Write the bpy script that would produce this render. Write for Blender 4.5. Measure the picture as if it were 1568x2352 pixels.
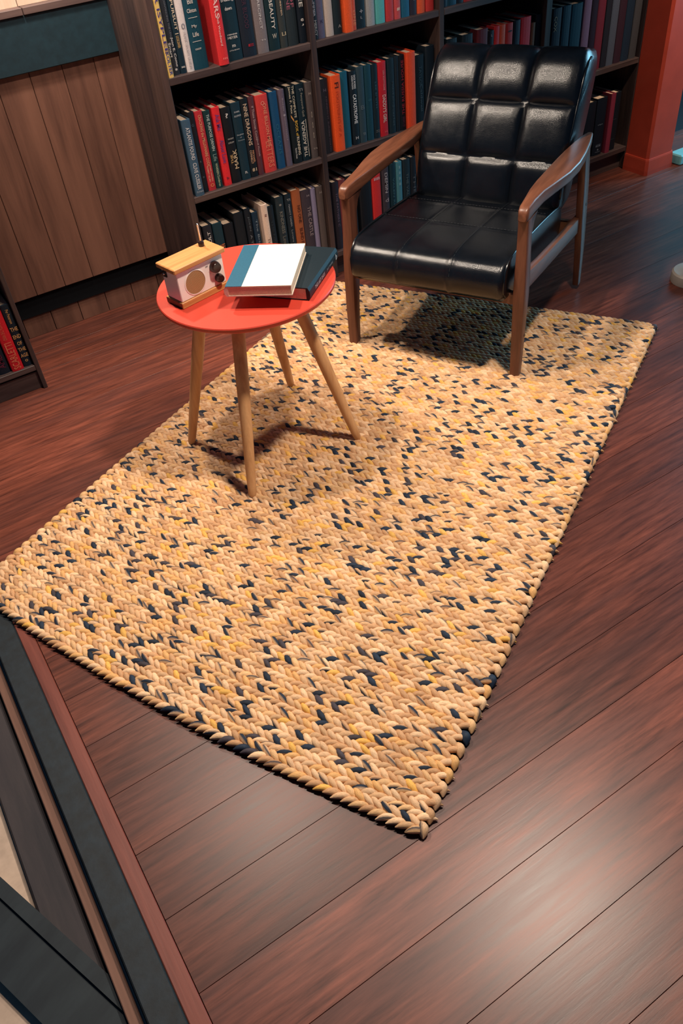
import bpy, math, random
import numpy as np
from mathutils import Vector, Matrix

# ------------------------------------------------------------------ scene, camera, light
for o in list(bpy.data.objects):
    bpy.data.objects.remove(o)
scene = bpy.context.scene
C = scene.collection
random.seed(7)
rng = np.random.default_rng(11)

cam_d = bpy.data.cameras.new('camera')
cam_d.sensor_fit = 'VERTICAL'; cam_d.sensor_height = 36.0; cam_d.lens = 28.1935
cam_d.clip_start = 0.05; cam_d.clip_end = 60
cam = bpy.data.objects.new('camera', cam_d); C.objects.link(cam)
rt = Vector((0.836935, -0.540541, -0.085766)); up = Vector((0.42166, 0.536933, 0.730689)); fw = Vector((0.348917, 0.647703, -0.677302))
M = Matrix((rt, up, -fw)).transposed().to_4x4()
M.translation = (0, 0, 1.65)
cam.matrix_world = M
scene.camera = cam

world = bpy.data.worlds.new('world'); scene.world = world
world.use_nodes = True
bg = world.node_tree.nodes['Background']
bg.inputs[0].default_value = (0.14, 0.36, 0.72, 1); bg.inputs[1].default_value = 0.10

vs = scene.view_settings
vs.view_transform = 'Standard'; vs.look = 'None'; vs.gamma = 1; vs.use_curve_mapping = False
vs.exposure = 0.0

def spot(name, loc, target, watts, col, angle=100, blend=.7, radius=.06):
    d = bpy.data.lights.new(name, 'SPOT'); d.energy = watts; d.color = col
    d.spot_size = math.radians(angle); d.spot_blend = blend; d.shadow_soft_size = radius
    o = bpy.data.objects.new(name, d); C.objects.link(o); o.location = loc
    o.rotation_euler = (Vector(target) - Vector(loc)).to_track_quat('-Z', 'Y').to_euler()
    return o
WARM = (1.0, 0.84, 0.69)
spot('ceiling_spot_table', (0.60, 2.38, 2.90), (0.85, 1.35, 0), 180, WARM, 108, .8, .075)
spot('ceiling_spot_wall', (0.70, 2.90, 2.05), (0.75, 2.82, 0), 85, WARM, 130, .8, .05)
spot('ceiling_spot_front', (1.53, 1.04, 2.85), (0.80, 1.05, 0), 330, WARM, 88, .9, .10)
spot('added_shelf_spot', (0.90, 1.50, 2.85), (1.35, 2.90, 0.95), 150, WARM, 52, .7, .06)  # added narrow spot, put in to brighten the book spines
spot('added_column_spot', (3.15, 1.75, 2.5), (3.55, 2.74, 0.95), 170, (1.0, .78, .58), 34, .8, .05)  # added warm spot, brings up the column only
d = bpy.data.lights.new('window_light', 'AREA'); d.energy = 70; d.color = (0.30, 0.72, 1.0); d.shape = 'RECTANGLE'; d.size = 1.1; d.size_y = 1.6
o = bpy.data.objects.new('window_light', d); C.objects.link(o); o.location = (5.4, 2.15, 1.35)
o.rotation_euler = (Vector((1.9, 2.2, .5)) - o.location).to_track_quat('-Z', 'Y').to_euler()

# ------------------------------------------------------------------ materials
def s2l(c):
    return tuple(((v/255)/12.92 if v/255 <= .04045 else (((v/255)+.055)/1.055)**2.4) for v in c)

def base_mat(name, rough=.5, spec=.5):
    m = bpy.data.materials.new(name); m.use_nodes = True
    nt = m.node_tree; b = nt.nodes['Principled BSDF']
    b.inputs['Roughness'].default_value = rough
    b.inputs['Specular IOR Level'].default_value = spec
    return m, nt, b

def N(nt, t, **kw):
    n = nt.nodes.new(t)
    for k, v in kw.items(): setattr(n, k, v)
    return n

def coords(nt, scale, rand=True):
    tc = N(nt, 'ShaderNodeTexCoord'); mp = N(nt, 'ShaderNodeMapping'); mp.inputs['Scale'].default_value = scale
    if rand:
        oi = N(nt, 'ShaderNodeObjectInfo'); ml = N(nt, 'ShaderNodeVectorMath', operation='SCALE'); ml.inputs[0].default_value = (7.3, 13.7, 5.1)
        nt.links.new(oi.outputs['Random'], ml.inputs['Scale'])
        ad = N(nt, 'ShaderNodeVectorMath', operation='ADD')
        nt.links.new(tc.outputs['Object'], ad.inputs[0]); nt.links.new(ml.outputs[0], ad.inputs[1])
        nt.links.new(ad.outputs[0], mp.inputs['Vector'])
    else:
        nt.links.new(tc.outputs['Object'], mp.inputs['Vector'])
    return mp

def noise(nt, vec, scale, detail=6, rough=.6):
    n = N(nt, 'ShaderNodeTexNoise'); n.inputs['Scale'].default_value = scale; n.inputs['Detail'].default_value = detail; n.inputs['Roughness'].default_value = rough
    nt.links.new(vec.outputs[0], n.inputs['Vector']); return n

def ramp(nt, fac, stops):
    r = N(nt, 'ShaderNodeValToRGB'); e = r.color_ramp.elements
    while len(e) < len(stops): e.new(.5)
    for i, (p, c) in enumerate(stops): e[i].position = p; e[i].color = (*c, 1)
    nt.links.new(fac, r.inputs[0]); return r

def mixc(nt, a, b, fac, mode='MIX'):
    m = N(nt, 'ShaderNodeMix', data_type='RGBA', blend_type=mode)
    for s, v in ((6, a), (7, b)):
        if hasattr(v, 'is_linked'): nt.links.new(v, m.inputs[s])
        else: m.inputs[s].default_value = (*v, 1)
    if hasattr(fac, 'is_linked'): nt.links.new(fac, m.inputs[0])
    else: m.inputs[0].default_value = fac
    return m.outputs[2]

def bump(nt, b, h, strength=.2, dist=.01):
    n = N(nt, 'ShaderNodeBump'); n.inputs['Strength'].default_value = strength; n.inputs['Distance'].default_value = dist
    nt.links.new(h, n.inputs['Height']); nt.links.new(n.outputs[0], b.inputs['Normal'])

def wood(name, dark, light, grain=(1.2, 22, 22), rough=.4, spec=.5, patch=None, pfac=.5, var=0.0, scale=2.2, bstr=.12):
    m, nt, b = base_mat(name, rough, spec)
    mp = coords(nt, grain)
    n1 = noise(nt, mp, scale, 8, .65)
    r = ramp(nt, n1.outputs['Fac'], [(.28, s2l(dark)), (.72, s2l(light))])
    col = r.outputs[0]
    if patch:
        mp2 = coords(nt, tuple(max(g*.22, .5) for g in grain)); n2 = noise(nt, mp2, scale*1.3, 3, .5)
        r2 = ramp(nt, n2.outputs['Fac'], [(.38, (0, 0, 0)), (.66, (1, 1, 1))])
        mu = N(nt, 'ShaderNodeMath', operation='MULTIPLY'); mu.inputs[1].default_value = pfac
        nt.links.new(r2.outputs[0], mu.inputs[0])
        col = mixc(nt, col, s2l(patch), mu.outputs[0])
    if var:
        oi = N(nt, 'ShaderNodeObjectInfo'); mr = N(nt, 'ShaderNodeMapRange'); mr.inputs[3].default_value = 1-var; mr.inputs[4].default_value = 1+var
        nt.links.new(oi.outputs['Random'], mr.inputs[0])
        hs = N(nt, 'ShaderNodeHueSaturation'); nt.links.new(mr.outputs[0], hs.inputs['Value']); nt.links.new(col, hs.inputs['Color']); col = hs.outputs[0]
    nt.links.new(col, b.inputs['Base Color'])
    rr = N(nt, 'ShaderNodeMapRange'); rr.inputs[3].default_value = max(rough-.04, .05); rr.inputs[4].default_value = rough+.06
    nt.links.new(n1.outputs['Fac'], rr.inputs[0]); nt.links.new(rr.outputs[0], b.inputs['Roughness'])
    bump(nt, b, n1.outputs['Fac'], bstr, .004)
    return m

def plain(name, c, rough=.5, spec=.5, var=.12, nscale=60, bstr=.08, metallic=0):
    m, nt, b = base_mat(name, rough, spec); b.inputs['Metallic'].default_value = metallic
    mp = coords(nt, (1, 1, 1)); n1 = noise(nt, mp, nscale, 5, .6)
    l = s2l(c); r = ramp(nt, n1.outputs['Fac'], [(.25, tuple(v*(1-var) for v in l)), (.75, tuple(min(v*(1+var), 1) for v in l))])
    nt.links.new(r.outputs[0], b.inputs['Base Color'])
    if bstr: bump(nt, b, n1.outputs['Fac'], bstr, .002)
    return m

MATS = {}
MATS['floor'] = wood('floor_wood', (62, 31, 25), (132, 72, 56), (2.6, 30, 30), .34, .34, (66, 40, 38), .6, .30, 2.4, .05)
MATS['nosing'] = wood('nosing_wood', (84, 40, 34), (128, 68, 56), (14, .8, 14), .42, .4, None, 0, 0, 2.4, .08)
MATS['black_edge'] = plain('black_edge_strip', (15, 27, 35), .6, .4, .6, 30, .25)
MATS['strip'] = wood('lower_strip_wood', (88, 62, 52), (126, 92, 78), (14, .8, 14), .6, .3)
MATS['lower_dark'] = wood('lower_dark_board', (34, 34, 40), (62, 56, 58), (10, 1, 10), .65, .3, None, 0, 0, 2)
MATS['brace'] = wood('brace_wood', (14, 24, 32), (34, 44, 50), (10, 2, 10), .6, .35, None, 0, 0, 2)
MATS['concrete'] = plain('pale_concrete', (178, 158, 142), .8, .2, .25, 14, .2)
MATS['panel'] = wood('panel_wood', (70, 46, 40), (116, 80, 66), (14, 14, 1.0), .5, .35, (128, 90, 74), .55, .10, 2.0, .06)
MATS['panel_top'] = wood('upper_panel_wood', (196, 168, 146), (226, 202, 182), (14, 14, 1.0), .5, .35, None, 0, .05, 2.0, .05)
MATS['ledge'] = wood('ledge_wood', (70, 56, 56), (104, 84, 80), (1, 14, 14), .55, .35, None, 0, .1, 2.0, .06)
MATS['rail'] = plain('dark_teal_rail', (20, 44, 54), .55, .4, .25, 40, .05)
MATS['void'] = plain('black_recess', (4, 8, 14), .8, .2, .1, 20, 0)
MATS['case'] = wood('bookcase_wood', (48, 38, 38), (96, 78, 74), (1.2, 18, 18), .5, .4, (54, 40, 42), .4, .06, 2.2, .12)
MATS['case_v'] = wood('bookcase_wood_upright', (48, 38, 36), (94, 72, 66), (18, 18, 1.2), .5, .4, (30, 28, 36), .6, .06, 2.2, .12)
MATS['case_back'] = plain('bookcase_back', (6, 12, 20), .7, .3, .2, 20, 0)
MATS['column'] = plain('red_paint', (184, 68, 48), .38, .5, .12, 9, .10)
MATS['wall_dark'] = plain('dark_glossy_wall', (4, 22, 34), .35, .5, .2, 8, 0)
MATS['chair_wood'] = wood('walnut', (84, 48, 34), (136, 86, 62), (16, 1.3, 16), .34, .5, None, 0, .04, 2.4, .05)
MATS['chair_wood_v'] = wood('walnut_leg', (80, 46, 34), (126, 78, 58), (18, 18, 1.5), .34, .5, None, 0, .04, 2.4, .05)
MATS['beech'] = wood('beech', (190, 136, 88), (228, 180, 128), (16, 16, 1.2), .45, .4, None, 0, .03, 2.4, .05)
MATS['red_top'] = plain('red_lacquer', (200, 66, 50), .42, .45, .05, 180, .04)
MATS['radio_wood'] = wood('radio_beech', (182, 120, 66), (216, 156, 96), (1.3, 30, 30), .42, .4, None, 0, .0, 2.4, .04)
MATS['radio_white'] = plain('radio_white', (242, 234, 226), .35, .5, .03, 20, 0)
MATS['dark_knob'] = wood('dark_knob', (34, 20, 20), (60, 38, 34), (20, 20, 20), .25, .6)
MATS['chrome'] = plain('chrome', (210, 205, 205), .2, .5, .02, 10, 0, 1.0)
MATS['black_plastic'] = plain('black_plastic', (14, 18, 24), .3, .5, .1, 30, 0)
MATS['pages'] = plain('paper_edges', (224, 198, 172), .8, .2, .18, 260, .3)
MATS['pages_w'] = plain('paper_edges_pale', (226, 196, 166), .8, .2, .14, 260, .3)
MATS['backing'] = plain('rug_backing', (16, 18, 24), .9, .1, .2, 60, .2)
MATS['pale_base'] = plain('pale_grey_plastic', (168, 158, 148), .5, .4, .05, 30, 0)
MATS['pale_teal'] = plain('pale_teal_reflection', (120, 190, 196), .6, .3, .08, 30, 0)

# leather
m, nt, b = base_mat('black_leather', .26, .55)
mp = coords(nt, (1, 1, 1), False)
v = N(nt, 'ShaderNodeTexVoronoi'); v.inputs['Scale'].default_value = 420; nt.links.new(mp.outputs[0], v.inputs['Vector'])
n2 = noise(nt, mp, 38, 6, .65)
n3 = noise(nt, mp, 9, 4, .6)
add = N(nt, 'ShaderNodeMath', operation='ADD'); nt.links.new(v.outputs['Distance'], add.inputs[0])
mul = N(nt, 'ShaderNodeMath', operation='MULTIPLY'); mul.inputs[1].default_value = 1.6; nt.links.new(n2.outputs['Fac'], mul.inputs[0]); nt.links.new(mul.outputs[0], add.inputs[1])
bump(nt, b, add.outputs[0], .16, .002)
r = ramp(nt, n3.outputs['Fac'], [(.3, s2l((8, 12, 18))), (.7, s2l((18, 22, 28)))]); nt.links.new(r.outputs[0], b.inputs['Base Color'])
rr = N(nt, 'ShaderNodeMapRange'); rr.inputs[3].default_value = .14; rr.inputs[4].default_value = .32; nt.links.new(n2.outputs['Fac'], rr.inputs[0]); nt.links.new(rr.outputs[0], b.inputs['Roughness'])
MATS['leather'] = m
MATS['piping'] = plain('leather_piping', (14, 20, 26), .22, .6, .1, 80, .05)
MATS['stitch'] = plain('stitching', (44, 46, 50), .7, .3, .1, 80, 0)

# braided fibre: colour lives on the strands, fine fibre relief from the uv along each strand
m, nt, b = base_mat('braided_fibre', .62, .35)
at = N(nt, 'ShaderNodeAttribute'); at.attribute_name = 'strand'
uv = N(nt, 'ShaderNodeUVMap'); mp = N(nt, 'ShaderNodeMapping'); mp.inputs['Scale'].default_value = (1.6, 9, 1); mp.inputs['Rotation'].default_value = (0, 0, .12)
nt.links.new(uv.outputs[0], mp.inputs['Vector'])
n1 = noise(nt, mp, 4.0, 4, .6)
r = ramp(nt, n1.outputs['Fac'], [(.30, (.46, .42, .38)), (.56, (1.12, 1.10, 1.06))])
col = mixc(nt, at.outputs['Color'], r.outputs[0], .8, 'MULTIPLY')
nt.links.new(col, b.inputs['Base Color']); bump(nt, b, n1.outputs['Fac'], .5, .002)
MATS['fibre'] = m

# radio speaker cloth: perforated weave
m, nt, b = base_mat('speaker_weave', .7, .2)
mp = coords(nt, (1, 1, 1), False)
ch = N(nt, 'ShaderNodeTexChecker'); ch.inputs['Scale'].default_value = 420; ch.inputs[1].default_value = (*s2l((196, 158, 110)), 1); ch.inputs[2].default_value = (*s2l((120, 88, 60)), 1)
nt.links.new(mp.outputs[0], ch.inputs['Vector']); nt.links.new(ch.outputs['Color'], b.inputs['Base Color'])
MATS['weave'] = m

_cache = {}
def cloth(c, rough=.62):
    k = ('c',) + tuple(c)
    if k not in _cache: _cache[k] = plain('book_cloth_%d_%d_%d' % tuple(c), c, rough, .35, .16, 320, .12)
    return _cache[k]
def ink(c):
    k = ('i',) + tuple(c)
    if k not in _cache:
        mm, nt_, b_ = base_mat('ink_%d_%d_%d' % tuple(c), .5, .4)
        mp_ = coords(nt_, (1, 1, 1), False); nn = noise(nt_, mp_, 200, 3)
        l = s2l(c); r_ = ramp(nt_, nn.outputs['Fac'], [(.3, tuple(v*.85 for v in l)), (.6, l)])
        nt_.links.new(r_.outputs[0], b_.inputs['Base Color']); _cache[k] = mm
    return _cache[k]

# ------------------------------------------------------------------ mesh helpers
class MB:
    def __init__(s): s.v = []; s.f = []
    def add(s, vs_, fs_):
        o = len(s.v); s.v += [tuple(p) for p in vs_]; s.f += [tuple(i+o for i in f) for f in fs_]; return s
    def box(s, x0, x1, y0, y1, z0, z1, c=0.0):
        c = min(c, (x1-x0)*.45, (y1-y0)*.45, (z1-z0)*.45)
        if c <= 0:
            return s.add([(x0,y0,z0),(x1,y0,z0),(x1,y1,z0),(x0,y1,z0),(x0,y0,z1),(x1,y0,z1),(x1,y1,z1),(x0,y1,z1)],
                  [(0,3,2,1),(4,5,6,7),(0,1,5,4),(1,2,6,5),(2,3,7,6),(3,0,4,7)])
        vs_, ix = [], {}
        X = (x0, x1); Y = (y0, y1); Z = (z0, z1)
        for i in (0, 1):
            for j in (0, 1):
                for k in (0, 1):
                    sx, sy, sz = (1-2*i)*c, (1-2*j)*c, (1-2*k)*c
                    for a, p in enumerate(((X[i], Y[j]+sy, Z[k]+sz), (X[i]+sx, Y[j], Z[k]+sz), (X[i]+sx, Y[j]+sy, Z[k]))):
                        ix[i, j, k, a] = len(vs_); vs_.append(p)
        fs_ = []
        for i in (0, 1):
            q = [ix[i, j, k, 0] for j, k in ((0,0),(1,0),(1,1),(0,1))]; fs_.append(q if i else q[::-1])
            q = [ix[j, i, k, 1] for j, k in ((0,0),(1,0),(1,1),(0,1))]; fs_.append(q[::-1] if i else q)
            q = [ix[j, k, i, 2] for j, k in ((0,0),(1,0),(1,1),(0,1))]; fs_.append(q if i else q[::-1])
        for i in (0, 1):
            for j in (0, 1):
                q = [ix[i,j,0,0], ix[i,j,0,1], ix[i,j,1,1], ix[i,j,1,0]]; fs_.append(q if (i ^ j) == 0 else q[::-1])
                q = [ix[i,0,j,0], ix[i,0,j,2], ix[i,1,j,2], ix[i,1,j,0]]; fs_.append(q[::-1] if (i ^ j) == 0 else q)
                q = [ix[0,i,j,1], ix[0,i,j,2], ix[1,i,j,2], ix[1,i,j,1]]; fs_.append(q if (i ^ j) == 0 else q[::-1])
                for k in (0, 1):
                    q = [ix[i,j,k,0], ix[i,j,k,1], ix[i,j,k,2]]; fs_.append(q if (i ^ j ^ k) == 1 else q[::-1])
        return s.add(vs_, fs_)
    def loft(s, rings, caps=True, closed=False):
        n = len(rings[0]); o = len(s.v); m_ = len(rings)
        for r_ in rings: s.v += [tuple(p) for p in r_]
        for i in range(m_ if closed else m_-1):
            a, b_ = o+i*n, o+((i+1) % m_)*n
            for j in range(n): s.f.append((a+j, a+(j+1) % n, b_+(j+1) % n, b_+j))
        if caps and not closed:
            s.f.append(tuple(o+j for j in range(n))[::-1]); s.f.append(tuple(o+(m_-1)*n+j for j in range(n)))
        return s
    def tube(s, pts, rads, n=10, caps=True):
        rings = []; pts = [Vector(p) for p in pts]
        for i, p in enumerate(pts):
            d = (pts[min(i+1, len(pts)-1)] - pts[max(i-1, 0)]).normalized()
            ref = Vector((0, 0, 1)) if abs(d.z) < .9 else Vector((1, 0, 0))
            a = d.cross(ref).normalized(); b_ = a.cross(d)
            rad = rads[i] if isinstance(rads, (list, tuple)) else rads
            rings.append([p + a*math.cos(-2*math.pi*k/n)*rad + b_*math.sin(-2*math.pi*k/n)*rad for k in range(n)])
        return s.loft(rings, caps)
    def lathe(s, prof, n=48, center=(0, 0, 0)):
        cx, cy, cz = center
        return s.loft([[(cx+r_*math.cos(2*math.pi*k/n), cy+r_*math.sin(2*math.pi*k/n), cz+z) for k in range(n)] for r_, z in prof])
    def mesh(s, name, mat, smooth=False, angle=None):
        me = bpy.data.meshes.new(name); me.from_pydata(s.v, [], s.f); me.update()
        if mat: me.materials.append(mat)
        if smooth: me.shade_smooth()
        if angle is not None: me.set_sharp_from_angle(angle=math.radians(angle))
        return me
    def build(s, name, mat, parent=None, smooth=False, angle=None):
        return obj(name, s.mesh(name, mat, smooth, angle), parent)

def obj(name, me, parent=None):
    o = bpy.data.objects.new(name, me); C.objects.link(o); o.parent = parent; return o
def empty(name, loc=(0, 0, 0), rz=0, label=None, cat=None, group=None):
    o = bpy.data.objects.new(name, None); C.objects.link(o); o.location = loc; o.rotation_euler = (0, 0, rz); o.empty_display_size = .05
    if label: tag(o, label, cat, group)
    return o
def tag(o, label, cat, group=None):
    o['label'] = label; o['category'] = cat
    if group: o['group'] = group
    return o
def struct(o): o['kind'] = 'structure'; return o
def rrect(cx, cz, w, h_, r, n=3):
    out = []
    for sx, sz, a0 in ((1, 1, 0), (-1, 1, 90), (-1, -1, 180), (1, -1, 270)):
        for k in range(n+1):
            a = math.radians(a0+90*k/n); out.append((cx+sx*(w/2-r)+r*math.cos(a), cz+sz*(h_/2-r)+r*math.sin(a)))
    return out

_font_cache = {}
def text_geo(s, bold=0.0):
    k = (s, bold)
    if k in _font_cache: return _font_cache[k]
    cu = bpy.data.curves.new('lettering', 'FONT'); cu.body = s; cu.size = 1; cu.resolution_u = 2; cu.offset = bold; cu.fill_mode = 'FRONT'
    t = bpy.data.objects.new('lettering', cu); C.objects.link(t)
    dg = bpy.context.evaluated_depsgraph_get(); te = t.evaluated_get(dg); me = te.to_mesh()
    vs_ = np.array([v_.co[:] for v_ in me.vertices]) if len(me.vertices) else np.zeros((1, 3)); fs_ = [tuple(p.vertices) for p in me.polygons]
    te.to_mesh_clear(); bpy.data.objects.remove(t); bpy.data.curves.remove(cu)
    lo, hi = vs_.min(0), vs_.max(0); sz = np.maximum(hi-lo, 1e-6)
    vs_ = (vs_-(lo+hi)/2)/sz
    _font_cache[k] = (vs_, fs_); return _font_cache[k]
def lettering(parent, s, origin, right, upv, length, height, color, bold=0.012, name='lettering'):
    vs_, fs_ = text_geo(s, bold)
    o_, r_, u_ = np.array(origin), np.array(right, float), np.array(upv, float)
    P = o_ + vs_[:, :1]*r_*length + vs_[:, 1:2]*u_*height
    me = bpy.data.meshes.new(name); me.from_pydata([tuple(p) for p in P], [], fs_); me.update(); me.materials.append(ink(color))
    return obj(name, me, parent)
DIRS = {'d': ((0, 0, -1), (1, 0, 0)), 'u': ((0, 0, 1), (-1, 0, 0)), 'h': ((1, 0, 0), (0, 0, 1))}

# ------------------------------------------------------------------ setting: raised floor
PW = 0.1583
floor = struct(obj('floor', MB().box(-.18, 6.2, -.9, 4.4, -.06, -.021).mesh('floor', MATS['void'])))
plank_me = MB().box(-.079, 6.2, 0, PW-.0010, -.0215, 0, .0003).mesh('plank', MATS['floor'])
y = .315 - PW*7
while y < 3.3:
    p = obj('plank', plank_me, floor); p.location = (0, y, 0); y += PW
struct(MB().box(-.116, -.0805, -.9, 3.3, -.022, .0006, .002).build('trim_1', MATS['nosing']))
struct(MB().box(-.180, -.1165, -.9, 3.3, -.045, .001, .003).build('trim_2', MATS['black_edge']))
struct(MB().box(-.2135, -.190, -.9, 3.3, -.10, -.03, .002).build('trim_3', MATS['strip']))
struct(MB().box(-.302, -.222, -.9, 3.3, -.0815, -.058, .004).build('trim_4', MATS['lower_dark']))
struct(obj('floor', MB().box(-2.6, -.19, -1.2, 3.3, -.30, -.082).mesh('floor', MATS['concrete'])))
tb = empty('timber_brace', (-.30, .90, -.16), math.atan2(-.928, .373), 'dark diagonal timber crossing the pale lower floor below the platform edge', 'timber')
def brace_part(name, y0, y1, z0, z1):
    e = lambda ly: (.0855-.928*ly)/.373
    poly = [(-1.1, y0), (e(y0), y0), (e(y1), y1), (-1.1, y1)]
    MB().loft([[(a_, b__, z) for a_, b__ in poly] for z in (z0, z1)]).build(name, MATS['brace'], tb)
brace_part('lower_plank', -.098, .004, .079, .106)
brace_part('upper_batten', .0045, .033, .079, .114)

# ------------------------------------------------------------------ back wall panelling
wall = struct(obj('wall_back', MB().box(-.6, 3.5, 3.31, 3.36, -.02, 3.0).mesh('wall_back', MATS['void'])))
bx = .359-.121*4
while bx < 1.06:
    x1 = min(bx+.1205, 1.072)
    MB().box(bx, x1-.0012, 3.28, 3.31, .178, .962, .0015).build('board', MATS['panel'], wall)
    MB().box(bx+.03, min(x1+.03, 1.075)-.002, 3.302, 3.31, 0, .095+random.uniform(-.002, .002), .001).build('board', MATS['panel'], wall)
    MB().box(bx+.035, min(x1+.035, 1.075)-.0015, 3.285, 3.31, 1.152, 2.6, .0015).build('board', MATS['panel_top'], wall)
    bx += .121
MB().box(-.5, 1.072, 3.26, 3.309, .960, 1.13, .003).build('rail', MATS['rail'], wall)
MB().box(-.5, 1.072, 3.295, 3.309, .09, .18, .002).build('recess_board', MATS['void'], wall)
lx = -.4
for w_ in (.55, .42, .08, .11, .31):
    MB().box(lx, min(lx+w_-.002, 1.072), 3.25, 3.309, 1.130, 1.153, .002).build('ledge', MATS['ledge'], wall); lx += w_

# ------------------------------------------------------------------ bookcases
YF, YB = 2.88, 3.27
ZS = [.112, .52, .928, 1.336, 1.744]
UPR = [(1.058, 1.084), (1.652, 1.676), (2.243, 2.268), (2.815, 2.850), (3.445, 3.470)]
bc = empty('bookcase', (1.058, YF, 0), 0, 'wide dark brown bookcase with four bays of books behind the armchair', 'bookcase')
def inbc(mb, name, mat, parent, loc):
    mb.v = [(a-loc[0], b_-loc[1], c-loc[2]) for a, b_, c in mb.v]
    return mb.build(name, mat, parent)
for i, (a, b_) in enumerate(UPR):
    inbc(MB().box(a, b_, YF, YB, 0, 2.1, .0025), 'side_panel' if i in (0, 4) else 'divider', MATS['case_v'], bc, bc.location)
for i in range(4):
    for z in ZS:
        inbc(MB().box(UPR[i][1], UPR[i+1][0], YF+.001, YB-.012, z-.024, z, .002), 'shelf', MATS['case'], bc, bc.location)
    inbc(MB().box(UPR[i][1], UPR[i+1][0], YF+.03, YF+.05, 0, .088, .001), 'toe_board', MATS['case'], bc, bc.location)
inbc(MB().box(1.084, 3.445, YB-.012, YB, .02, 2.09), 'back_panel', MATS['case_back'], bc, bc.location)

lb = empty('bookcase', (.337, YF, 0), 0, 'dark brown bookcase end at the left edge, with a red book in it', 'bookcase')
inbc(MB().box(.3205, .337, YF, YB, 0, 2.1, .002), 'side_panel', MATS['case_v'], lb, lb.location)
for z in (.105, .52, .928):
    inbc(MB().box(-.6, .3205, YF+.001, YB-.012, z-.022, z, .002), 'shelf', MATS['case'], lb, lb.location)
inbc(MB().box(-.6, .3205, YF+.014, YF+.03, 0, .072, .001), 'toe_board', MATS['case'], lb, lb.location)
inbc(MB().box(-.6, .3205, YB-.012, YB, .02, 2.09), 'back_panel', MATS['case_back'], lb, lb.location)

# ------------------------------------------------------------------ books on the shelves
NAVY = (14, 28, 38); BLACK = (9, 16, 24); TEAL = (14, 66, 84); DTEAL = (12, 46, 56); RED = (214, 46, 50); ORANGE = (232, 88, 40)
GREY = (128, 118, 120); WHITE = (226, 216, 214); CREAM = (206, 184, 164); MAROON = (104, 36, 44); DGREY = (44, 50, 58); GOLD = (206, 170, 110)
WT = (215, 210, 205)
def make_book(x0, x1, z, H, col, texts, label, group, dy=0.0, depth=.17, ysp=2.897):
    w = x1-x0
    b_ = empty('book', (x0, ysp+dy, z), 0, label, 'book', group)
    t = min(.0032, w*.12)
    nseg = 6; ring = []
    for k in range(nseg+1):
        a = math.pi*k/nseg; ring.append((w/2-w/2*math.cos(a), .006-.006*math.sin(a)))
    poly = ring + [(w, depth), (w-t, depth), (w-t, .010), (t, .010), (t, depth), (0, depth)]
    MB().loft([[(px, py, 0) for px, py in poly], [(px, py, H) for px, py in poly]]).build('cover', cloth(col), b_)
    MB().box(t, w-t, .008, depth-.005, .003, H-.006).build('pages', MATS['pages'], b_)
    for (s, dr, zc, ln, xc, hf, tc) in texts:
        r_, u_ = DIRS[dr]
        if dr == 'h': L, hh = ln*w, hf*w
        else: L, hh = ln*H, hf*w
        fx = xc*w; a = math.acos(max(-1, min(1, 1-2*xc))); yy = .006-.006*math.sin(a)-.0011
        lettering(b_, s, (fx, yy, zc*H), r_, u_, L, hh, tc, name='spine_lettering')
    return b_
ORD = ['leftmost', 'second', 'third', 'fourth', 'fifth', 'sixth', 'seventh', 'eighth', 'ninth', 'tenth', 'eleventh', 'twelfth', 'thirteenth', 'fourteenth', 'fifteenth']
def shelf_books(rows, z, place, group):
    for i, r_ in enumerate(rows):
        x0, x1, H, col, look, texts = r_[:6]; dy = r_[6] if len(r_) > 6 else 0.0
        o = ORD[i] if i == 0 else ORD[i]+' from left'
        make_book(x0, x1, z, H, col, texts, '%s book, %s on %s' % (look, o, place), group, dy)

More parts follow.
